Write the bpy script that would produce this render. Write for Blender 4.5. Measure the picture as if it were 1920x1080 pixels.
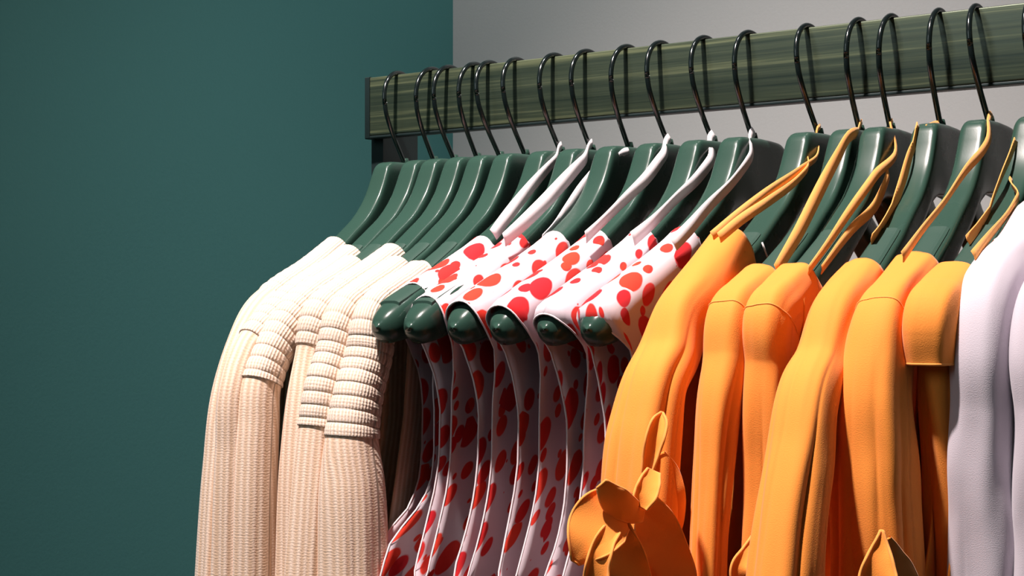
import bpy, bmesh, math, random
from mathutils import Vector, Matrix, noise
for o in list(bpy.data.objects): bpy.data.objects.remove(o, do_unlink=True)
SC = bpy.context.scene
COL = SC.collection
ZR = 1.60                      # height of the rail's top edge
# ------------------------------------------------------------------ camera
cam_d = bpy.data.cameras.new('camera'); cam = bpy.data.objects.new('camera', cam_d); COL.objects.link(cam)
cam.location = (1.0984, -1.2277, ZR - 0.2356)
cam.rotation_euler = (math.pi/2, 0, math.radians(36.733))
cam_d.sensor_width = 36.0; cam_d.lens = 56.25; cam_d.shift_y = 36/1920; cam_d.clip_start = 0.05
SC.camera = cam
# ------------------------------------------------------------------ world, lights, exposure
SC.view_settings.view_transform = 'Standard'; SC.view_settings.look = 'None'
SC.view_settings.gamma = 1.0; SC.view_settings.use_curve_mapping = False
SC.view_settings.exposure = 0.12
wd = bpy.data.worlds.new('world'); SC.world = wd; wd.use_nodes = True
wd.node_tree.nodes['Background'].inputs[0].default_value = (0.30, 0.50, 0.50, 1)
wd.node_tree.nodes['Background'].inputs[1].default_value = 0.06
def spot(name, loc, target, power, color, angle, blend, radius):
    l = bpy.data.lights.new(name, 'SPOT'); l.energy = power; l.color = color
    l.spot_size = math.radians(angle); l.spot_blend = blend; l.shadow_soft_size = radius
    o = bpy.data.objects.new(name, l); COL.objects.link(o); o.location = loc
    o.rotation_euler = (Vector(target) - Vector(loc)).to_track_quat('-Z', 'Y').to_euler()
    return o
def area(name, loc, target, power, color, sx, sy):
    l = bpy.data.lights.new(name, 'AREA'); l.energy = power; l.color = color
    l.shape = 'RECTANGLE'; l.size = sx; l.size_y = sy
    o = bpy.data.objects.new(name, l); COL.objects.link(o); o.location = loc
    o.rotation_euler = (Vector(target) - Vector(loc)).to_track_quat('-Z', 'Y').to_euler()
    return o
spot('track_spot', (0.27, -0.95, 3.30), (0.36, -0.12, 1.36), 450, (1.0, 0.87, 0.83), 50, 1.0, 0.05)
spot('wall_washer', (0.35, -0.05, 2.75), (-0.02, 0.50, 1.50), 46, (1.0, 0.95, 0.94), 75, 1.0, 0.08)
area('front_left_fill', (-0.12, -2.2, 2.3), (0.4, 0.0, 1.35), 6, (0.86, 0.97, 1.0), 0.5, 1.0)  # unseen soft fill, added to brighten the hangers' front faces
# rack coordinates in mm: u along the rail, d out from the rail centre, z below the rail top
HOOK_U = [35.6, 80.5, 102.3, 134.5, 152.9, 185.1, 230.1, 266.4, 310.9, 346.6, 391.5, 435.4, 491.0, 537.8, 566.3, 606.6, 637.0, 682.0, 716.0, 760.0]
BODY_U = [43.0, 81.4, 107.4, 136.1, 164.2, 194.3, 235.9, 270.3, 311.3, 353.7, 398.7, 438.1, 500.3, 537.4, 564.3, 606.7, 646.6, 690.0, 722.0, 764.0]
YAW = [28, 14, 8, 10, 10, 13, 0, 0, 0, 0, 0, 0, 4, 10, 12, 20, 15, 4, 0, 0]
SLEEVE = {
  1: [(253.8, -265.4), (266.5, -311.5), (276.9, -375.4), (284.5, -466.2)],
  2: [(271.6, -269.4), (279.5, -301.0), (284.7, -359.7), (288.6, -463.4)],
  3: [(264.5, -269.2), (273.0, -300.7), (277.5, -336.6), (280.7, -381.5), (283.2, -462.2)],
  4: [(247.1, -269.1), (251.1, -309.8), (257.8, -359.0), (261.8, -462.1)],
  5: [(248.1, -268.7), (254.9, -299.7), (262.9, -334.9), (269.6, -378.7), (277.5, -457.1)],
  6: [(242.5, -268.3), (251.6, -307.7), (259.8, -342.4), (259.8, -377.4), (259.8, -456.2)],
  13: [(257.0, -259.8), (269.6, -289.7), (281.2, -319.1), (289.8, -355.6), (296.9, -421.3)],
  14: [(246.6, -263.2), (251.4, -296.6), (261.1, -340.5), (270.7, -420.5)],
  15: [(237.2, -263.0), (235.5, -296.4), (235.5, -340.9), (240.7, -421.8)],
  16: [(263.8, -265.2), (277.9, -292.8), (296.2, -333.2), (314.0, -379.2), (321.0, -405.3)],
  17: [(251.1, -261.4), (251.1, -292.9), (251.1, -334.8), (246.2, -412.4)],
  18: [(235.7, -261.3), (231.0, -292.7), (223.5, -335.1), (212.0, -413.8)],
  19: [(211.2, -261.3), (216.0, -292.5), (213.1, -334.3), (206.3, -411.7)],
  20: [(227.5, -260.4), (227.5, -290.6), (227.5, -330.8), (222.4, -405.3)],
}
LOOPS = {
  7: [(14, [(31.1, -95.3), (64.5, -124.3), (100.7, -152.5), (124.0, -172.2)], 8.0)],
  8: [(15, [(24.1, -88.1), (35.3, -102.5), (64.9, -122.2), (101.4, -146.8), (136.5, -168.2), (155.4, -178.9)], 8.8)],
  9: [(-14, [(27.2, -104.9), (41.9, -117.0), (55.5, -128.3), (77.9, -148.4), (98.3, -165.7), (115.7, -176.9)], 6.0), (10, [(13.0, -94.1), (22.8, -95.9), (33.3, -100.5)], 4.3)],
  10: [(15, [(23.9, -90.3), (33.8, -102.3), (60.2, -122.7), (98.3, -145.4), (134.8, -167.1), (155.9, -178.8)], 7.6)],
  11: [(15, [(26.0, -91.4), (21.4, -100.2), (47.0, -121.7), (90.9, -146.8), (128.5, -168.2), (155.8, -181.2)], 8.3)],
  12: [(15, [(30.4, -96.9), (30.4, -106.8), (62.7, -131.4), (102.5, -153.3), (136.3, -174.0), (159.1, -186.5)], 8.1)],
  13: [(15, [(34.0, -88.9), (15.5, -96.9), (27.9, -108.0), (67.8, -125.3), (124.1, -145.7), (168.1, -163.5), (213.6, -183.6)], 4.7), (17, [(24.0, -103.5), (81.6, -136.5), (128.1, -154.2), (176.1, -171.5), (206.7, -184.9)], 5.5)],
  14: [(15, [(37.3, -90.0), (61.3, -101.5), (80.3, -116.5), (108.1, -139.1), (128.0, -156.5), (152.1, -177.7), (193.7, -209.4)], 7.7)],
  15: [(15, [(48.8, -80.3), (15.9, -86.4), (18.3, -101.2), (73.6, -134.0), (127.2, -165.5), (167.3, -190.7), (200.7, -209.9)], 5.3), (17, [(26.0, -103.2), (50.5, -132.6), (73.1, -153.9), (126.8, -178.3), (181.6, -208.8)], 5.3)],
  16: [(-5, [(41.5, -101.8), (59.6, -115.8), (79.7, -139.7), (104.2, -165.3), (118.4, -185.8), (147.2, -208.5)], 6.0), (0, [(-8.4, -87.7), (19.3, -91.2), (39.4, -95.6)], 3.7)],
  17: [(15, [(53.7, -92.2), (32.0, -94.5), (56.3, -112.9), (107.6, -136.6), (155.4, -162.4), (199.9, -182.9), (239.6, -202.7)], 5.5)],
  18: [(-5, [(52.2, -110.6), (61.8, -120.5), (86.4, -141.9), (106.8, -162.4), (115.7, -176.2), (128.8, -188.0), (153.3, -209.3)], 5.0), (15, [(85.4, -142.8), (129.2, -169.9), (167.2, -187.0), (198.2, -201.5)], 5.3)],
}
TIES = [
  (13, 'tie_loop', 0.08, 2.2, [(333.9, -369.4, 27, 3.7), (360.4, -366.6, 29, 13.9), (384.0, -371.9, 29, 19.0), (398.4, -384.6, 27, 13.9), (403.7, -395.8, 22, 2.9)]),
  (13, 'tie_loop', -0.25, 1.2, [(340.6, -371.4, 34, 4.4), (361.8, -365.9, 36, 8.1), (377.9, -357.6, 34, 8.8), (387.1, -347.8, 31, 3.7)]),
  (13, 'tie_loop', 0.45, 0.8, [(376.4, -376.5, 33, 5.1), (390.8, -384.2, 35, 6.2), (396.7, -397.6, 34, 7.3), (397.7, -416.0, 33, 8.1)]),
  (13, 'tie_end', -0.12, 1.4, [(362.0, -373.4, 28, 5.1), (360.4, -385.6, 29, 9.5), (353.4, -403.7, 30, 12.5), (348.8, -423.4, 30, 13.9)]),
  (13, 'tie_end', -0.12, 1.8, [(330.6, -364.9, 30, 7.3), (323.3, -377.3, 31, 13.2), (310.7, -396.6, 31, 15.4), (300.5, -416.0, 30, 17.6), (292.1, -433.7, 28, 16.8)]),
  (13, 'tie_loop', 0.9, 0.3, [(324.0, -346.7, 26, 3.3), (321.8, -333.2, 28, 5.1), (318.9, -320.8, 30, 5.9), (312.6, -310.5, 30, 4.0), (308.8, -306.8, 29, 0.7)]),
  (13, 'tie_knot', 0.5, 0.5, [(349.9, -365.4, 36, 5.1), (346.5, -358.6, 38, 7.0), (338.1, -350.4, 37, 6.6), (328.3, -344.4, 34, 4.4)]),
  (13, 'tie_end', -0.3, 0.6, [(295.8, -335.5, 20, 2.9), (289.1, -348.7, 22, 7.3), (286.4, -365.4, 23, 9.5), (280.4, -386.3, 22, 5.9), (274.0, -396.5, 20, 1.5)]),
  (14, 'tie_loop', 0.5, 0.5, [(283.2, -426.1, 34, 7.9), (287.2, -409.5, 34, 7.2), (275.6, -400.4, 33, 4.3), (262.6, -390.6, 31, 0.7)]),
  (17, 'tie_end', 0.45, 0.6, [(349.9, -406.6, 38, 12.2), (345.5, -391.5, 38, 10.2), (338.5, -379.8, 37, 5.4), (333.2, -369.7, 36, 0.7)]),
  (17, 'tie_end', -0.3, 0.8, [(322.3, -375.5, 36, 1.4), (311.2, -388.2, 37, 5.4), (297.0, -403.2, 37, 8.8), (289.5, -416.0, 36, 10.2)]),
]
# ------------------------------------------------------------------ helpers
random.seed(7)
VC = -6.0
def W(u, v, z): return Vector((u/1000, -v/1000, ZR + z/1000))
def H(k, d, off, z):                       # point on hanger k: d out along the arm, off along the rail
    return W(BODY_U[k-1] + YAW[k-1]*d/250.0 + off, d + VC, z)
def lerp(a, b, t): return a + (b - a)*t
def sstep(a, b, x):
    t = max(0, min(1, (x - a)/(b - a))); return t*t*(3 - 2*t)
def interp(tab, x):
    if x <= tab[0][0]: return tab[0][1]
    for (x0, y0), (x1, y1) in zip(tab, tab[1:]):
        if x <= x1: return lerp(y0, y1, (x - x0)/(x1 - x0))
    return tab[-1][1]
def spline(pts, n):                        # cubic through tuples (chord-length tangents), resampled evenly by length
    P = [tuple(p) for p in pts]; m = len(P)
    ch = [max(1e-6, math.dist(a[:3], b[:3])) for a, b in zip(P, P[1:])]
    def slope(i): return tuple((b-a)/ch[i] for a, b in zip(P[i], P[i+1]))
    T = [slope(0)] + [tuple((ch[i]*a + ch[i-1]*b)/(ch[i]+ch[i-1]) for a, b in zip(slope(i-1), slope(i))) for i in range(1, m-1)] + [slope(m-2)]
    raw = []
    for i in range(m-1):
        for s in range(24):
            t = s/24; h = ch[i]; h0, h1, h2, h3 = 2*t**3-3*t*t+1, t**3-2*t*t+t, -2*t**3+3*t*t, t**3-t*t
            raw.append(tuple(h0*a + h1*h*ta + h2*b + h3*h*tb for a, b, ta, tb in zip(P[i], P[i+1], T[i], T[i+1])))
    raw.append(P[-1])
    L = [0]
    for a, b in zip(raw, raw[1:]): L.append(L[-1] + math.sqrt(sum((x-y)**2 for x, y in zip(a[:2], b[:2]))) + 1e-9)
    out = []; j = 0
    for i in range(n):
        s = L[-1]*i/(n-1)
        while j < len(L)-2 and L[j+1] < s: j += 1
        t = (s - L[j])/(L[j+1]-L[j]); out.append(tuple(lerp(a, b, t) for a, b in zip(raw[j], raw[j+1])))
    return out, L[-1]
def build(name, verts, faces, mat, parent=None, uvs=None, smooth=True, solid=0.0, origin=None):
    me = bpy.data.meshes.new(name)
    org = origin if origin is not None else (parent['_o'] if parent is not None and '_o' in parent else (0, 0, 0))
    org = Vector(org)
    me.from_pydata([Vector(v) - org for v in verts], [], faces)
    if uvs:
        ul = me.uv_layers.new(name='fabric')
        for lp in me.loops: ul.data[lp.index].uv = uvs[lp.vertex_index]
    me.materials.append(mat)
    for p in me.polygons: p.use_smooth = smooth
    me.update()
    o = bpy.data.objects.new(name, me); COL.objects.link(o)
    if parent is not None: o.parent = parent
    else: o.location = org
    if solid:
        m = o.modifiers.new('thickness', 'SOLIDIFY'); m.thickness = solid; m.offset = 0
    return o
def thing(name, label, cat, loc, group=None):
    o = bpy.data.objects.new(name, None); COL.objects.link(o); o.location = loc; o.empty_display_size = .03
    o['label'] = label; o['category'] = cat
    if group: o['group'] = group
    ORIGIN[o.name] = Vector(loc)
    return o
ORIGIN = {}
def part(name, verts, faces, mat, parent, **kw):
    org = ORIGIN.get(parent.name, Vector((0, 0, 0)))
    o = build(name, verts, faces, mat, None, origin=org, **kw); o.location = (0, 0, 0); o.parent = parent
    ORIGIN[o.name] = org
    return o
def grid(rows, cols, wrap=False):
    f = []
    for i in range(rows-1):
        for j in range(cols if wrap else cols-1):
            j2 = (j+1) % cols; f.append((i*cols+j, i*cols+j2, (i+1)*cols+j2, (i+1)*cols+j))
    return f
def box(name, lo, hi, mat, parent=None, bevel=0.0, kind=None):
    x0, y0, z0 = lo; x1, y1, z1 = hi
    bm = bmesh.new(); bmesh.ops.create_cube(bm, size=1.0)
    for v in bm.verts: v.co = Vector((lerp(x0, x1, v.co.x+.5), lerp(y0, y1, v.co.y+.5), lerp(z0, z1, v.co.z+.5)))
    if bevel: bmesh.ops.bevel(bm, geom=bm.edges[:], offset=bevel, segments=3, affect='EDGES', profile=.6)
    bm.normal_update(); vs = [v.co.copy() for v in bm.verts]; fs = [[v.index for v in f.verts] for f in bm.faces]; bm.free()
    o = part(name, vs, fs, mat, parent, smooth=False) if parent is not None else build(name, vs, fs, mat, smooth=False)
    if kind: o['kind'] = kind
    return o
def tubemesh(pts, r, seg=10, cap=True):
    vs, fs = [], []; n = len(pts); up = None
    for i, p in enumerate(pts):
        t = (pts[min(i+1, n-1)] - pts[max(i-1, 0)]).normalized()
        if up is None: up = t.orthogonal().normalized()
        up = (up - t*up.dot(t)).normalized(); b = t.cross(up); rr = r(i/(n-1)) if callable(r) else r
        for j in range(seg):
            a = 2*math.pi*j/seg; vs.append(p + up*math.cos(a)*rr + b*math.sin(a)*rr)
    fs = grid(n, seg, True)
    if cap: fs += [tuple(reversed(range(seg))), tuple(range((n-1)*seg, n*seg))]
    return vs, fs
# ------------------------------------------------------------------ materials
def mat(name, base, rough=.6, metal=0.0, spec=.5, sheen=0.0):
    m = bpy.data.materials.new(name); m.use_nodes = True; b = m.node_tree.nodes['Principled BSDF']
    b.inputs['Base Color'].default_value = (*base, 1); b.inputs['Roughness'].default_value = rough
    b.inputs['Metallic'].default_value = metal; b.inputs['Specular IOR Level'].default_value = spec
    if sheen: b.inputs['Sheen Weight'].default_value = sheen; b.inputs['Sheen Roughness'].default_value = .5
    return m
class N:
    def __init__(s, m): s.t = m.node_tree; s.b = s.t.nodes['Principled BSDF']
    def n(s, kind, **kw):
        x = s.t.nodes.new(kind)
        for k, v in kw.items(): setattr(x, k, v)
        return x
    def l(s, a, b): s.t.links.new(a, b)
    def math(s, op, a, b=None, clamp=False):
        x = s.n('ShaderNodeMath', operation=op); x.use_clamp = clamp
        for i, q in enumerate((a, b)):
            if q is None: continue
            if isinstance(q, (int, float)): x.inputs[i].default_value = q
            else: s.l(q, x.inputs[i])
        return x.outputs[0]
    def mix(s, fac, a, b):
        x = s.n('ShaderNodeMix', data_type='RGBA')
        if isinstance(fac, (int, float)): x.inputs[0].default_value = fac
        else: s.l(fac, x.inputs[0])
        for i, q in ((6, a), (7, b)):
            if isinstance(q, tuple): x.inputs[i].default_value = (*q, 1)
            else: s.l(q, x.inputs[i])
        return x.outputs[2]
    def bump(s, h, strength, dist):
        x = s.n('ShaderNodeBump'); x.inputs['Strength'].default_value = strength; x.inputs['Distance'].default_value = dist
        s.l(h, x.inputs['Height']); s.l(x.outputs[0], s.b.inputs['Normal'])
    def noise(s, vec, scale, detail=3, rough=.5):
        x = s.n('ShaderNodeTexNoise'); x.inputs['Scale'].default_value = scale; x.inputs['Detail'].default_value = detail; x.inputs['Roughness'].default_value = rough
        if vec is not None: s.l(vec, x.inputs['Vector'])
        return x.outputs[0]
    def mapping(s, vec, scale, loc=(0, 0, 0)):
        x = s.n('ShaderNodeMapping'); x.inputs['Scale'].default_value = scale; x.inputs['Location'].default_value = loc; s.l(vec, x.inputs['Vector']); return x.outputs[0]
def wall_mat(name, col):
    m = mat(name, col, .85, spec=.2); q = N(m); tc = q.n('ShaderNodeTexCoord').outputs['Object']
    f = q.noise(tc, 260, 4, .7); g = q.noise(tc, 3, 2)
    c1 = q.mix(q.math('MULTIPLY', f, .35), col, tuple(x*.8 for x in col)); q.l(q.mix(q.math('MULTIPLY', g, .15), c1, tuple(x*1.15 for x in col)), q.b.inputs['Base Color'])
    q.bump(f, .25, .0006); return m
M_TEAL = wall_mat('teal_paint', (0.050, 0.168, 0.165))
M_GREY = wall_mat('grey_paint', (0.36, 0.375, 0.37))
M_FLOOR = wall_mat('floor_screed', (0.10, 0.12, 0.12))
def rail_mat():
    m = mat('brushed_rail_painted_reflections', (.09, .12, .07), .38, .35); q = N(m); tc = q.n('ShaderNodeTexCoord').outputs['Object']
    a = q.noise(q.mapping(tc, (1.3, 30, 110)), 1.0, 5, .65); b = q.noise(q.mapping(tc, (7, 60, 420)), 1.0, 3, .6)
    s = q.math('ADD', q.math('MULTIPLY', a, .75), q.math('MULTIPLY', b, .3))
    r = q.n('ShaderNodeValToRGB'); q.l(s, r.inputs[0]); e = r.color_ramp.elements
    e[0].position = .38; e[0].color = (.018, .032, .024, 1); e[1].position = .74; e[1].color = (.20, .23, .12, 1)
    x = e.new(.55); x.color = (.045, .064, .040, 1)  # streaks of reflected light painted into the rail's base colour
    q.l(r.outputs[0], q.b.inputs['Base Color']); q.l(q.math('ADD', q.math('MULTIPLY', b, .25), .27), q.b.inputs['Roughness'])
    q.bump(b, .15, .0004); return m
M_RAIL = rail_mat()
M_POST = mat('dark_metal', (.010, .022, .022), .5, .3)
M_WIRE = mat('black_lacquered_wire', (.006, .010, .010), .16, .0, .7)
def plastic():
    m = mat('dark_green_plastic', (.026, .062, .046), .30, 0, .26); q = N(m); tc = q.n('ShaderNodeTexCoord').outputs['Object']
    f = q.noise(tc, 900, 2); g = q.noise(tc, 25, 3)
    q.l(q.math('ADD', q.math('MULTIPLY', g, .16), .20), q.b.inputs['Roughness']); q.bump(f, .06, .0002)
    q.b.inputs['Coat Weight'].default_value = .12; q.b.inputs['Coat Roughness'].default_value = .12
    return m
M_PLAST = plastic()
M_PAD = mat('green_rubber_pad', (.024, .062, .046), .6, spec=.3)
def uvnode(q): return q.n('ShaderNodeUVMap', uv_map='fabric').outputs[0]
def knit(name, col, per):
    m = mat(name, col, .9, spec=.15, sheen=.15); q = N(m); uv = uvnode(q); s = q.n('ShaderNodeSeparateXYZ'); q.l(uv, s.inputs[0])
    w = q.n('ShaderNodeTexNoise'); w.inputs['Scale'].default_value = 60; q.l(uv, w.inputs['Vector'])
    x = q.math('ADD', q.math('MULTIPLY', s.outputs[0], 2*math.pi/per), q.math('MULTIPLY', w.outputs[0], 1.6))
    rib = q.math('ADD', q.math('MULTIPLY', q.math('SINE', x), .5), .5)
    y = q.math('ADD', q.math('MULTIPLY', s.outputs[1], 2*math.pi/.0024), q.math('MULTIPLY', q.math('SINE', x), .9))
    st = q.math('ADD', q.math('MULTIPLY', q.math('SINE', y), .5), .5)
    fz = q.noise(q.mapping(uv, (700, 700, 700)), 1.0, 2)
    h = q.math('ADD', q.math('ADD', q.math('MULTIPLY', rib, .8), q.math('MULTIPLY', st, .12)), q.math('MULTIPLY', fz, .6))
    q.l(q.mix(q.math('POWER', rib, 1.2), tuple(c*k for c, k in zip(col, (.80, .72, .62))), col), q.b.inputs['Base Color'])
    q.bump(h, .7, .0008); return m
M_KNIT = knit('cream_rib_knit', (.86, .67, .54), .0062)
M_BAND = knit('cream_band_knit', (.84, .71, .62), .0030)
def cloth(name, col, dark=.86, scale=1500, sheen=.15):
    m = mat(name, col, .78, spec=.22, sheen=sheen); q = N(m); uv = uvnode(q)
    f = q.noise(q.mapping(uv, (scale, scale, scale)), 1.0, 2); g = q.noise(q.mapping(uv, (22, 9, 9)), 1.0, 3)
    q.l(q.mix(q.math('MULTIPLY', f, .35), col, tuple(c*dark for c in col)), q.b.inputs['Base Color'])
    q.bump(q.math('ADD', q.math('MULTIPLY', f, .10), g), .45, .0035); return m
M_YEL = cloth('marigold_cotton', (.92, .300, .042))
M_YTIE = cloth('orange_edge_cotton', (.92, .35, .07))
M_WHITE = cloth('white_cotton', (.60, .55, .61), .93)
M_RIB = cloth('white_ribbon', (.80, .74, .76), .95)
M_YRIB = cloth('marigold_ribbon', (.86, .40, .10), .92)
def dots():
    m = mat('polka_dot_cotton', (.8, .72, .76), .8, spec=.2, sheen=.1); q = N(m); uv = uvnode(q)
    res = None
    wob = q.n('ShaderNodeTexNoise'); wob.inputs['Scale'].default_value = 45; q.l(uv, wob.inputs['Vector'])
    for i, (sc, loc, lo, hi) in enumerate((((29, 33, 1), (.4, .2, 0), .20, .42), ((42, 47, 1), (3.7, 8.1, 0), -.22, .34))):
        v = q.n('ShaderNodeTexVoronoi', voronoi_dimensions='2D', feature='F1'); v.inputs['Scale'].default_value = 1.0; v.inputs['Randomness'].default_value = .9
        q.l(q.mapping(uv, sc, loc), v.inputs['Vector'])
        s = q.n('ShaderNodeSeparateColor'); q.l(v.outputs['Color'], s.inputs[0])
        th = q.math('ADD', q.math('MULTIPLY', s.outputs[0], hi-lo), lo)
        dd = q.math('ADD', v.outputs['Distance'], q.math('MULTIPLY', q.math('SUBTRACT', wob.outputs[0], .5), .10))
        k = q.math('MULTIPLY', q.math('SUBTRACT', th, dd), 26, True)
        res = k if res is None else q.math('MAXIMUM', res, k)
        if i == 0: tone = s.outputs[1]
    f = q.noise(q.mapping(uv, (1400, 1400, 1)), 1.0, 2)
    red = q.mix(tone, (.62, .010, .022), (.80, .050, .020))
    q.l(q.mix(res, (.72, .62, .67), red), q.b.inputs['Base Color']); q.bump(f, .12, .0006); return m
M_DOT = dots()
M_TRIM = cloth('white_binding', (.80, .70, .73), .95)
M_TAG = mat('clear_plastic_pin', (.85, .85, .85), .4)
# ------------------------------------------------------------------ the room corner
XW, YW = -0.293, 0.50
def struct(o): o['kind'] = 'structure'; return o
box('wall_back', (XW, YW, 0), (4.2, YW+.1, 3.6), M_GREY, kind='structure')
box('wall_left', (XW-.1, -4.0, 0), (XW, YW+.1, 3.6), M_TEAL, kind='structure')
box('floor', (XW-.1, -4.0, -.1), (4.2, YW+.1, 0), M_FLOOR, kind='structure')
# ------------------------------------------------------------------ the rack
rack = thing('clothes_rack', 'dark brushed metal rail on a flat post, carrying every hanger', 'clothes rack', W(0, -40, -1600))
def rail_prism(name, u0, u1, v0, v1, z0, z1, r, m, nu=2):
    prof = []
    for (cv, cz, a0) in ((v1-r, z1-r, 0), (v0+r, z1-r, 90), (v0+r, z0+r, 180), (v1-r, z0+r, 270)):
        for s in range(5): a = math.radians(a0 + 90*s/4); prof.append((cv + r*math.cos(a), cz + r*math.sin(a)))
    vs = [W(lerp(u0, u1, i/(nu-1)), v, z) for i in range(nu) for v, z in prof]; n = len(prof)
    fs = grid(nu, n, True) + [tuple(range(n)), tuple(reversed(range((nu-1)*n, nu*n)))]
    o = part(name, vs, fs, m, rack, smooth=True)
    md = o.modifiers.new('edges', 'EDGE_SPLIT'); md.split_angle = math.radians(40); return o
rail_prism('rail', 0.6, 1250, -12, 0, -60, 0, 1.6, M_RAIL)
rail_prism('rail_underside_shade', 0.6, 1250, -12, .3, -62.6, -60.1, .6, M_POST)  # added dark strip, stands in for the shade under the rail
rail_prism('end_cap', -6, 0.2, -12.6, .6, -63, .6, 1.2, M_POST)
rail_prism('post', -9, 7, -68, -13, -1600, -6, 1.5, M_POST)
rail_prism('post', 1230, 1246, -68, -13, -1600, -6, 1.5, M_POST)
for uu in (-30, 1209): rail_prism('foot', uu, uu+58, -290, 210, -1600, -1585, 3, M_POST)
# ------------------------------------------------------------------ hangers
ZT = [(0, -90), (25, -90.6), (34, -91.4), (39, -93), (42.5, -96), (46.7, -104), (51, -113), (57, -124), (66, -136), (77, -147), (90, -156.5), (105, -166), (135, -183), (172, -200), (205, -214), (230, -225), (243, -231), (252, -236.5), (258, -242.5), (260.5, -246.5), (262, -251.5)]
ZB = [(0, -146), (30, -149), (50, -158), (80, -180), (110, -200), (140, -217), (180, -238), (215, -255), (236, -263), (248, -265), (256, -261.5), (258, -259.5), (260.5, -256), (262, -252.5)]
HW = [(0, 10.5), (40, 11), (100, 11.5), (170, 13), (215, 15), (236, 15.5), (248, 14), (254, 11.5), (258, 8.5), (260.5, 5.5), (262, .5)]
ST = [-262, -260.5, -258, -254, -248, -240] + list(range(-232, -60, 8)) + [-57, -54, -51, -48.5, -46.7, -44.5, -42.5, -40.5, -38, -34, -28, -20, -10]
ST = ST + [0] + [-x for x in reversed(ST)]
def hanger_body():
    vs = []; seg = 36
    for d in ST:
        e = abs(d); zt = interp(ZT, e); zb = interp(ZB, e); hw = interp(HW, e); c = (zt+zb)/2; hh = (zt-zb)/2
        for j in range(seg):
            a = 2*math.pi*(j+.5)/seg; ca, sa = math.cos(a), math.sin(a); n = lerp(5.5, 2.5, sstep(215, 255, e))
            n2 = n if sa > 0 else lerp(2.6, 2.2, sstep(215, 255, e))
            vs.append((math.copysign(abs(ca)**(2/n), ca)*hw, d, c + math.copysign(abs(sa)**(2/n2), sa)*hh))
    fs = grid(len(ST), seg, True); n = len(ST)
    fs += [tuple(range(seg)), tuple(reversed(range((n-1)*seg, n*seg)))]
    return vs, fs
def hanger_pad(sign):
    vs = []; cols = 9; ds = [128 + i*4.5 for i in range(27)]
    for d in ds:
        zt = interp(ZT, d); hw = interp(HW, d)*.70
        for j in range(cols):
            x = -1 + 2*j/(cols-1); vs.append((x*hw, sign*d, zt + 2.0 - 1.6*abs(x)**4))
        for j in range(cols):
            x = 1 - 2*j/(cols-1); vs.append((x*hw, sign*d, zt - 3.0))
    c2 = 2*cols; n = len(ds); fs = grid(n, c2, True) + [tuple(range(c2)), tuple(reversed(range((n-1)*c2, n*c2)))]
    return vs, fs
HB, HPN, HPF = hanger_body(), hanger_pad(1), hanger_pad(-1)
ARM = {**{i: .90 for i in range(1, 7)}, 7: 1.0, 8: 1.0, 9: .98, 10: .98, 11: .98, 12: .98, **{i: .90 for i in range(13, 21)}}
def to_h(k, data):                                         # the sleeved garments hang on slightly shorter hangers
    q = ARM[k]
    return [H(k, d if abs(d) < 100 else math.copysign(100 + (abs(d)-100)*(262*q-100)/162, d), x, z) for x, d, z in data]
GAR = {**{i: 'cream knit cardigan' for i in range(1, 7)}, **{i: 'red-dotted white top' for i in range(7, 13)}, **{i: 'marigold blouse' for i in range(13, 19)}, 19: 'white shirt', 20: 'white shirt'}
ORD = ['', 'first', 'second', 'third', 'fourth', 'fifth', 'sixth', 'seventh', 'eighth', 'ninth', 'tenth', 'eleventh', 'twelfth', 'thirteenth', 'fourteenth', 'fifteenth', 'sixteenth', 'seventeenth', 'eighteenth', 'nineteenth', 'twentieth']
def hook_path(k):
    pts = []
    for s in range(34):                                    # the loop over the rail, from the open end behind it round to the front
        a = math.radians(222 - s*(222+6)/33.0); pts.append((30.2*math.cos(a), -28 + 30.2*math.sin(a)))
    low, _ = spline([(30.0, -31), (29.0, -40), (24.5, -52), (17, -66), (8, -80), (2.5, -89), (0.5, -95), (0, -104)], 26)
    pts += list(low)
    du = HOOK_U[k-1] - BODY_U[k-1]
    return [H(k, d, du*max(0.0, min(1.0, (z+92)/94.0)), z) for d, z in pts]
for k in range(1, 21):
    h = thing('clothes_hanger', 'dark green plastic hanger holding a %s, %s from the rail end' % (GAR[k], ORD[k]), 'hanger', H(k, 0, 0, -150), 'plastic hangers on the rail')
    part('hook', *tubemesh(hook_path(k), 2.3/1000, 12), M_WIRE, h)
    part('arms', to_h(k, HB[0]), HB[1], M_PLAST, h)
    part('grip_pad', to_h(k, HPN[0]), HPN[1], M_PAD, h, smooth=False)
    part('grip_pad', to_h(k, HPF[0]), HPF[1], M_PAD, h, smooth=False)
    c0 = H(k, 0, 0, -92); part('hook_collar', *tubemesh([c0, c0 + Vector((0, 0, .004)), c0 + Vector((0, 0, .007))], lambda t: .0046 - .0016*t, 14), M_PLAST, h)
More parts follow.
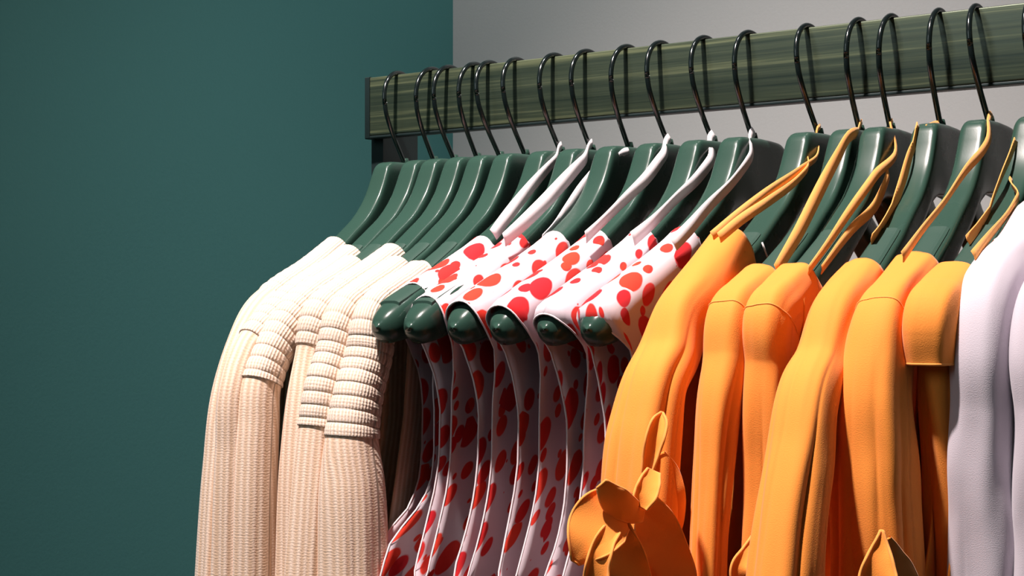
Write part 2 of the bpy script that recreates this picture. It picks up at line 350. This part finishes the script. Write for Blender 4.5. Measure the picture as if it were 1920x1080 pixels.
# ------------------------------------------------------------------ garments
def fold(k, d, z, amp):                                    # sideways waves of a hanging panel
    dep = sstep(-215, -420, z)
    return amp*dep*(math.sin(d*.052 + k*1.7 + z*.006) + .5*math.sin(d*.11 + k*2.9 - z*.004))
def sheet(name, k, parent, m, dn, edge, w0, w1, amp, zb=-820, off=0.0, neckdrop=95, rise=3.0, solid=.0012, taper=130):
    """front and back panel of a garment, hung over both arms of hanger k. dn: neckline, edge(z): armhole and side seam"""
    ks = []
    E0 = edge(-232)
    nsh = 14; nn = 16
    ds = [lerp(E0, dn, i/(nsh-1)) for i in range(nsh)] + [lerp(dn-1.5, -(dn-1.5), i/(nn-1)) for i in range(nn)] + [lerp(-dn, -E0, i/(nsh-1)) for i in range(nsh)]
    nc = len(ds); arc = 8; nr = 46; vs, uv = [], []
    for side in (1, -1):
        for r in range(arc + nr):
            for i, d0 in enumerate(ds):
                e = abs(d0); neck = e < dn - 1
                zt = interp(ZT, e) + rise
                wv = w0 + 2.0*sstep(dn, E0, e)
                if neck:
                    t = e/dn; zt = lerp(-175 - neckdrop, interp(ZT, dn) + rise - 6, t**2.6)
                if r < arc:
                    ph = math.pi/2*r/(arc-1)
                    uu = wv*math.sin(ph) if not neck else wv*(.92 + .08*r/(arc-1))
                    z = zt - wv*1.1*(1 - math.cos(ph)); arcl = wv*1.25*ph
                else:
                    q = (r - arc + 1)/nr; z0 = zt - wv*1.1; z = lerp(z0, zb, q**1.25); arcl = wv*1.9 + (z0 - z)
                    uu = lerp(wv, w1, sstep(z0, z0 - taper, z))
                d = math.copysign(edge(z)*e/E0, d0) if e > dn - 2 or z < -300 else d0
                f = fold(k, d, z, amp) + (2.0*fold(k+3*side, d*1.3, z, amp*.4))
                closed = sstep(-446, -470, z)*sstep(.86, 1.0, e/E0)
                if z < -300 or True: uu = uu*(1 - .93*closed)
                vs.append(H(k, d, off + side*uu + f, z)); uv.append(((d0 + k*173)/1000, side*arcl/1000 + k*.21))
    n1 = (arc+nr)*nc; g = grid(arc+nr, nc); fs = [tuple(reversed(f)) for f in g] + [tuple(n1 + x for x in f) for f in g]
    o = part(name, vs, fs, m, parent, uvs=uv, solid=solid)
    bm = bmesh.new(); bm.from_mesh(o.data)
    bm.verts.ensure_lookup_table()
    tops = [bm.verts[i] for i in range(nc)] + [bm.verts[n1+i] for i in range(nc)]
    bmesh.ops.remove_doubles(bm, verts=tops, dist=.00005); bm.to_mesh(o.data); bm.free()
    def edge_line(side):
        out = []
        for r in range(arc+nr):
            p = vs[(0 if side > 0 else n1) + r*nc]; out.append(p)
        return out
    return o, edge_line
def sleeve(name, k, parent, m, stations, n, seg=72, folds=(), band=None, off=0.0, s0=0.0, s1=1.0, cap=False, solid=.0012, flare=0.0, uvk=1.0, wrinkle=0.0, low=None, crisp=False, ex=.85):
    """stations: (d, z, a, b) centre, half width along the rail, half depth"""
    pts, L = spline(stations, 400); vs, uv = [], []
    n0 = int(round(n))
    for i in range(n0):
        t = lerp(s0, s1, i/(n0-1)); x = t*399; j = min(int(x), 398); fr = x - j
        d, z, a, b = [lerp(p, q, fr) for p, q in zip(pts[j], pts[j+1])]
        j0, j1 = max(j-4, 0), min(j+5, 399); td, tz = pts[j1][0]-pts[j0][0], pts[j1][1]-pts[j0][1]; l = math.hypot(td, tz); td /= l; tz /= l
        nd, nz = -tz, td                                    # outward normal in the hanger's plane
        sl = t*L; bb = band(sl) if band else 0.0
        for q in range(seg):
            th = 2*math.pi*q/seg; ca, sa = math.cos(th), math.sin(th)
            r = 1.0
            for (fn, fa, ph, tw, st) in folds: r += fa*sstep(st, st+.35, t)*(math.cos(fn*th + ph + tw*t) if not crisp else 2*abs(math.sin((fn*th + ph + tw*t)/2))**.8 - 1.2)
            if wrinkle: r += wrinkle*noise.noise(Vector((math.cos(th)*1.6 + k*7.1, math.sin(th)*1.6, sl*.016)))
            ra, rb = a*r + bb, b*r + bb
            if low and sa < 0: rb *= low(t)
            cx = math.copysign(abs(ca)**ex, ca)*ra; cn = math.copysign(abs(sa)**ex, sa)*rb
            vs.append(H(k, d + nd*cn, off + cx, z + nz*cn)); uv.append((th*(a+b)/2*uvk/1000 + k*.37, sl/1000))
    fs = grid(n0, seg, True)
    # uv seam: keep it simple, the seam lies on the hidden side
    o = part(name, vs, [tuple(reversed(f)) for f in fs], m, parent, uvs=uv, solid=solid)
    return o, vs, seg
def seam(k, parent, m, vs, seg, zs, r=.0006):
    for i in range(len(vs)//seg):
        ring = vs[i*seg:(i+1)*seg]
        if sum(v.z for v in ring)/seg < ZR + zs/1000:
            c = sum(ring, Vector())/seg; ring = [v + (v - c).normalized()*.0006 for v in ring]
            part('sleeve_seam', *tubemesh(ring + [ring[0]], r, 6, False), m, parent); return
def ribbon(name, parent, m, k, off, pts, w, tw=0.0):
    P, _ = spline([(d, z) for d, z in pts], 40); vs, uv = [], []
    if -11 < off < 0: P = [(d, max(z, interp(ZT, d) + 2.5)) for d, z in P]
    for i, (d, z) in enumerate(P):
        a, b = P[max(i-1, 0)], P[min(i+1, 39)]; td, tz = b[0]-a[0], b[1]-a[1]; l = math.hypot(td, tz) or 1; nd, nz = -tz/l, td/l
        t = i/39; o2 = lerp(2.5 if off > 0 else off, off, sstep(0, .22, t)); ang = tw*math.sin(t*5.0 + k)
        ww = w/2*(.72 + .28*sstep(0, .4, t))
        for s in (-1, 0, 1):
            vs.append(H(k, d + nd*s*ww*math.cos(ang), o2 + s*ww*math.sin(ang) + (.7 if s == 0 else 0)*math.copysign(1, off), z + nz*s*ww*math.cos(ang))); uv.append((s*w/2000 + k*.1, t*.2))
    return part(name, vs, grid(40, 3), m, parent, uvs=uv, solid=.0008)
def loops(k, parent, m):
    for off, pts, w in LOOPS.get(k, []):
        if pts[0][1] > -99 and abs(off) > 11: pts = [(4, -84), (14, -90)] + pts[1:] if pts[0][0] < 14 or True else pts
        ribbon('hanging_loop', parent, m, k, off, pts, w*1.45, .3)
# --- cream knit cardigans, hangers 1 to 6
def band_profile(s):
    p = (s % 10.5)/10.5
    groove = -1.7*math.exp(-((p - .5)/.05)**2)
    return (.22*math.cos(p*2*math.pi) + .10*math.cos(p*8*math.pi) + groove*.8)*(.35 + .65*sstep(20, 110, s))
CW = {1: (14, 20), 2: (14, 19), 3: (15, 17), 4: (13, 15), 5: (15, 17), 6: (19, 19)}
LOWK = {1: 1.0, 2: 1.0, 3: 1.08, 4: 1.05, 5: 1.0, 6: 1.35}
ZSEAM = {1: -236, 2: -268, 3: -298, 4: -270, 5: -335, 6: -341}
CNECK = {1: 112, 2: 128, 3: 150, 4: 128, 5: 154, 6: 165}
CLAB = {1: 'cream rib-knit cardigan hanging at the free end of the rail, outermost of the cream ones',
        2: 'cream banded-knit cardigan squeezed between the outermost one and the wide front sleeve beside it',
        3: 'cream knit cardigan, third from the rail end, wide banded sleeve facing a brown shaded gap',
        4: 'cream knit cardigan with only a narrow sleeve showing, right of the brown shaded gap',
        5: 'cream banded-knit cardigan just left of the one next to the dotted tops',
        6: 'cream knit cardigan with wide banded shoulder right next to the red-dotted tops'}
def arm_mid(d): return (interp(ZT, d) + interp(ZB, d))/2
for k in range(1, 7):
    g = thing('knit_cardigan', CLAB[k], 'cardigan', H(k, 0, 0, -300), 'cream knit cardigans on the rail')
    a, b = CW[k]; st = []
    dn = CNECK[k]
    for d in (dn, (dn+200)/2, 200): st.append((d, arm_mid(d) - 1, 15.5, (interp(ZT, d)-interp(ZB, d))/2 + 4.0))
    st += [(228, -247, 15.5, 22)]
    S = SLEEVE[k]
    for i, (d, z) in enumerate(S):
        lk = lerp(1.0, LOWK[k], sstep(ZSEAM[k] + 25, ZSEAM[k] - 70, z))
        st.append((d - (4 if i == 0 else 0), z - (8 if i == 0 else 0), a*lk*(1 + .04*i), b*lk*(1 + .04*i)))
    d, z = S[-1]; st.append((d + 8, z - 250, a*LOWK[k]*1.2, b*LOWK[k]*1.25))
    pp, L = spline(st, 400)
    upto = next(i for i, p in enumerate(pp) if p[1] < ZSEAM[k])/399; upl = upto*L
    fo = [(3, .04, k, 2, .2), (5, .03, 2*k, -3, .3)]
    sleeve('banded_shoulder', k, g, M_BAND, st, upl*1.5, 60, fo, band_profile, s1=upto, solid=.0014)
    st2 = [(p[0], p[1], p[2] - 1.2, p[3] - 1.2) for p in st]
    fo2 = fo + [(9, .04, k*1.3, 1.5, .3), (4, .06, k*2.3, 1, upto+.05)]
    sleeve('sleeve', k, g, M_KNIT, st2, 140, 108, fo2, None, s0=upto-.012, s1=1.0, solid=.0014)
    ed = lambda z: interp([(-700, 240), (-460, 236), (-400, 222), (-330, 206), (-232, 200)], z)
    sheet('body', k, g, M_KNIT, min(dn+8, 165), ed, 13.0, 11, 1.8, rise=1.5)
# --- red-dotted sleeveless tops, hangers 7 to 12
PLAB = {7: 'white red-dotted sleeveless top nearest the cream cardigans, mostly behind the next dotted top',
        8: 'white red-dotted sleeveless top with the leftmost fully visible dotted shoulder',
        9: 'white red-dotted sleeveless top, second fully visible dotted shoulder from the cream cardigans',
        10: 'white red-dotted sleeveless top in the middle of the visible dotted shoulders',
        11: 'white red-dotted sleeveless top, second dotted shoulder from the marigold blouses',
        12: 'white red-dotted sleeveless top directly beside the first marigold blouse'}
PW = {7: 6, 8: 6.5, 9: 6.5, 10: 10, 11: 8.5, 12: 11}
TIPV = {7: 216, 8: 240, 9: 248, 10: 253, 11: 259, 12: 263}
for k in range(7, 13):
    g = thing('sleeveless_top', PLAB[k], 'top', H(k, 0, 0, -300), 'red-dotted sleeveless tops on the rail')
    T = TIPV[k]
    tab = [(-820, 268), (-520, 262), (-462, 250), (-440, 243), (-424, 235), (-405, 227), (-385, 220), (-360, 215), (-320, 214), (-290, 217), (-268, 224), (-256, lerp(226, T, .4)), (-246, lerp(226, T, .8)), (-236, T), (-200, T)]
    if k == 7: tab = [(z, d - 18*sstep(-236, -270, z)*sstep(-425, -385, z) + 14*sstep(-395, -430, z)) for z, d in tab]
    ed = lambda z, tab=tab: interp(tab, z)
    o, el = sheet('body', k, g, M_DOT, 120 if k != 7 else 124, ed, 15.5, PW[k], 1.2 + .3*(k % 3), rise=3.5, taper=75)
    for side in (1, -1):
        line = el(side); part('armhole_binding', *tubemesh(line, .0008, 6), M_TRIM, g)
    loops(k, g, M_RIB)
# --- marigold blouses, hangers 13 to 18
YLAB = {13: 'marigold blouse with a knotted ruffle tie on its sleeve, beside the dotted tops',
        14: 'marigold blouse, second of the marigold ones counted from the dotted tops',
        15: 'marigold blouse, third of the marigold ones counted from the dotted tops',
        16: 'marigold blouse, fourth of the marigold ones, sleeve falling in a long slanted fold',
        17: 'marigold blouse, second from the white shirts, pointed ruffle at its lower sleeve',
        18: 'marigold blouse next to the white shirts, sleeve opening showing deep red shade'}
YTAP = {13: .04, 14: -.09, 15: -.02, 16: .05, 17: .07, 18: .05}
YW_ = {13: (20, 19), 14: (15, 16), 15: (15, 16.5), 16: (17, 21), 17: (20, 22), 18: (15, 20)}
for k in range(13, 19):
    g = thing('blouse', YLAB[k], 'blouse', H(k, 0, 0, -300), 'marigold blouses on the rail')
    a, b = YW_[k]; S = SLEEVE[k]
    dn = {13: 152, 14: 184, 15: 184, 16: 176, 17: 166, 18: 186}[k]
    st = [(d, arm_mid(d) - 1, max(16, a*(.68 if k != 13 else .92)), (interp(ZT, d)-interp(ZB, d))/2 + 4) for d in (dn, (dn+212)/2, 212)]
    if k == 13: st = [(d, z + 6*(1 - i/2.4), a_, b_ + 11*(1 - i/2.6)) for i, (d, z, a_, b_) in enumerate(st)]   # fuller shoulder
    st += [(230, arm_mid(230) - 2, max(16.3, a*.85), 22)]
    for i, (d, z) in enumerate(S): st.append((d - (5 if i == 0 else 0), z - (12 if i == 0 else 0), lerp(max(a, 15.5), a*(1 + YTAP[k]*i), min(1, i/2)), lerp(max(b, 19), b*(1 + YTAP[k]*i), min(1, i/2))))
    d, z = S[-1]; st.append((d + 6, z - 210, a*(1 + YTAP[k]*5), b*(1 + YTAP[k]*5)))
    rnd = random.Random(k)
    fo = [(2, .06, rnd.random()*6, 2.0, .0), (4, .10, rnd.random()*6, 1.6, .12), (6, .07, rnd.random()*6, -1.2, .15), (10, .03, rnd.random()*6, 3, .25)]
    lowf = lambda t: lerp(1.3, 1.0, sstep(.02, .28, t))
    if k != 18:
        _, sv, sg = sleeve('sleeve', k, g, M_YEL, st, 170, 110, fo, None, solid=.0012, wrinkle=.12, crisp=True, low=lowf, ex=.72)
        if k in (14, 15, 17): seam(k, g, M_YTIE, sv, sg, -246)
    else:                                                   # a short cap with the lower sleeve set back under its hem
        pp, LL = spline(st, 400); up = next(i for i, p in enumerate(pp) if p[1] < -272)/399
        _, sv, sg = sleeve('sleeve_cap', k, g, M_YEL, st, 80, 110, fo, None, s1=up, solid=.0012, wrinkle=.12, crisp=True, low=lowf, ex=.72)
        part('cap_hem', *tubemesh(sv[-sg:] + [sv[-sg]], .0010, 6, False), M_YTIE, g)
        st3 = [(p[0] - 12, p[1], p[2]*.78, p[3]*.72) for p in st]
        sleeve('sleeve', k, g, M_YEL, st3, 110, 96, [(f[0], f[1]*1.3, f[2], f[3], .1) for f in fo], None, s0=up-.05, solid=.0012, wrinkle=.12, crisp=True)
    ed = lambda z: interp([(-820, 262), (-500, 250), (-430, 236), (-380, 222), (-300, 212), (-232, 214)], z)
    sheet('body', k, g, M_YEL, dn + 5, ed, 15.5, 10, 3.0, rise=2.5)
    loops(k, g, M_YRIB)
    for kk, nm, cup, wave, out in TIES:
        if kk != k: continue
        P, LL = spline(out, 40); nc = 17; vs, uv = [], []
        C = [H(k, p[0], p[2], p[1]) for p in P]; face = Vector((.6, -.8, .15)).normalized()
        for i in range(40):
            tg = (C[min(i+1, 39)] - C[max(i-1, 0)]).normalized(); wd_ = tg.cross(face).normalized(); w = max(.8, P[i][3])/1000
            for q in range(nc):
                x = -1 + 2*q/(nc-1); wv = wave/1000*abs(x)**1.5*math.sin(i*.42 + (0 if x > 0 else 2.1) + len(out))
                vs.append(C[i] + wd_*w*math.sin(x*1.25)/math.sin(1.25) + face*(cup*w*x*x + wv)); uv.append((x*w, LL*i/39/1000))
        fl = part(nm, vs, grid(40, nc), M_YEL, g, uvs=uv, solid=.0014)
        rim = [vs[i*nc] for i in range(40)] + [vs[39*nc+q] for q in range(nc)] + [vs[i*nc+nc-1] for i in reversed(range(40))]
        part('stitched_edge', *tubemesh(rim, .0010, 6, False), M_YTIE, fl)
    if k == 14:
        p0, p1 = H(13, 136, 16, -186), H(13, 129, 17, -197); part('tag_pin', *tubemesh([p0, (p0+p1)/2, p1], .0007, 6), M_TAG, g)
# --- white shirts, hangers 19 and 20
WLAB = {19: 'white cotton shirt right beside the marigold blouses, shoulder seam showing', 20: 'white cotton shirt cut off by the right edge of the picture'}
for k in (19, 20):
    g = thing('shirt', WLAB[k], 'shirt', H(k, 0, 0, -300), 'white shirts on the rail')
    S = SLEEVE[k]
    st = [(105, arm_mid(105), 17, 24), (150, arm_mid(150), 18.5, 23), (180, arm_mid(180)+1, 19.5, 24), (204, -237, 20.5, 26)]
    x0 = 0
    st += [(216 + x0, -268, 20.5, 25), (214 + x0, -300, 20, 24), (212 + x0, -345, 20.5, 25), (206 + x0, -412, 22, 27), (204 + x0, -640, 25, 30)]
    fo = [(3, .06, k*1.7, 1.0, .25), (5, .05, 2.2*k, -1.2, .3)]
    _, sv, sg = sleeve('sleeve', k, g, M_WHITE, st, 170, 96, fo, None, solid=.0012, wrinkle=.14, crisp=True, ex=.75, low=lambda t: lerp(1.7, 1.0, sstep(.05, .45, t)))
    seam(k, g, M_RIB, sv, sg, -214)
    ed = lambda z: interp([(-820, 255), (-430, 230), (-300, 200), (-232, 196)], z)
    sheet('body', k, g, M_WHITE, 110, ed, 15, 9, 3.0, rise=2.5)
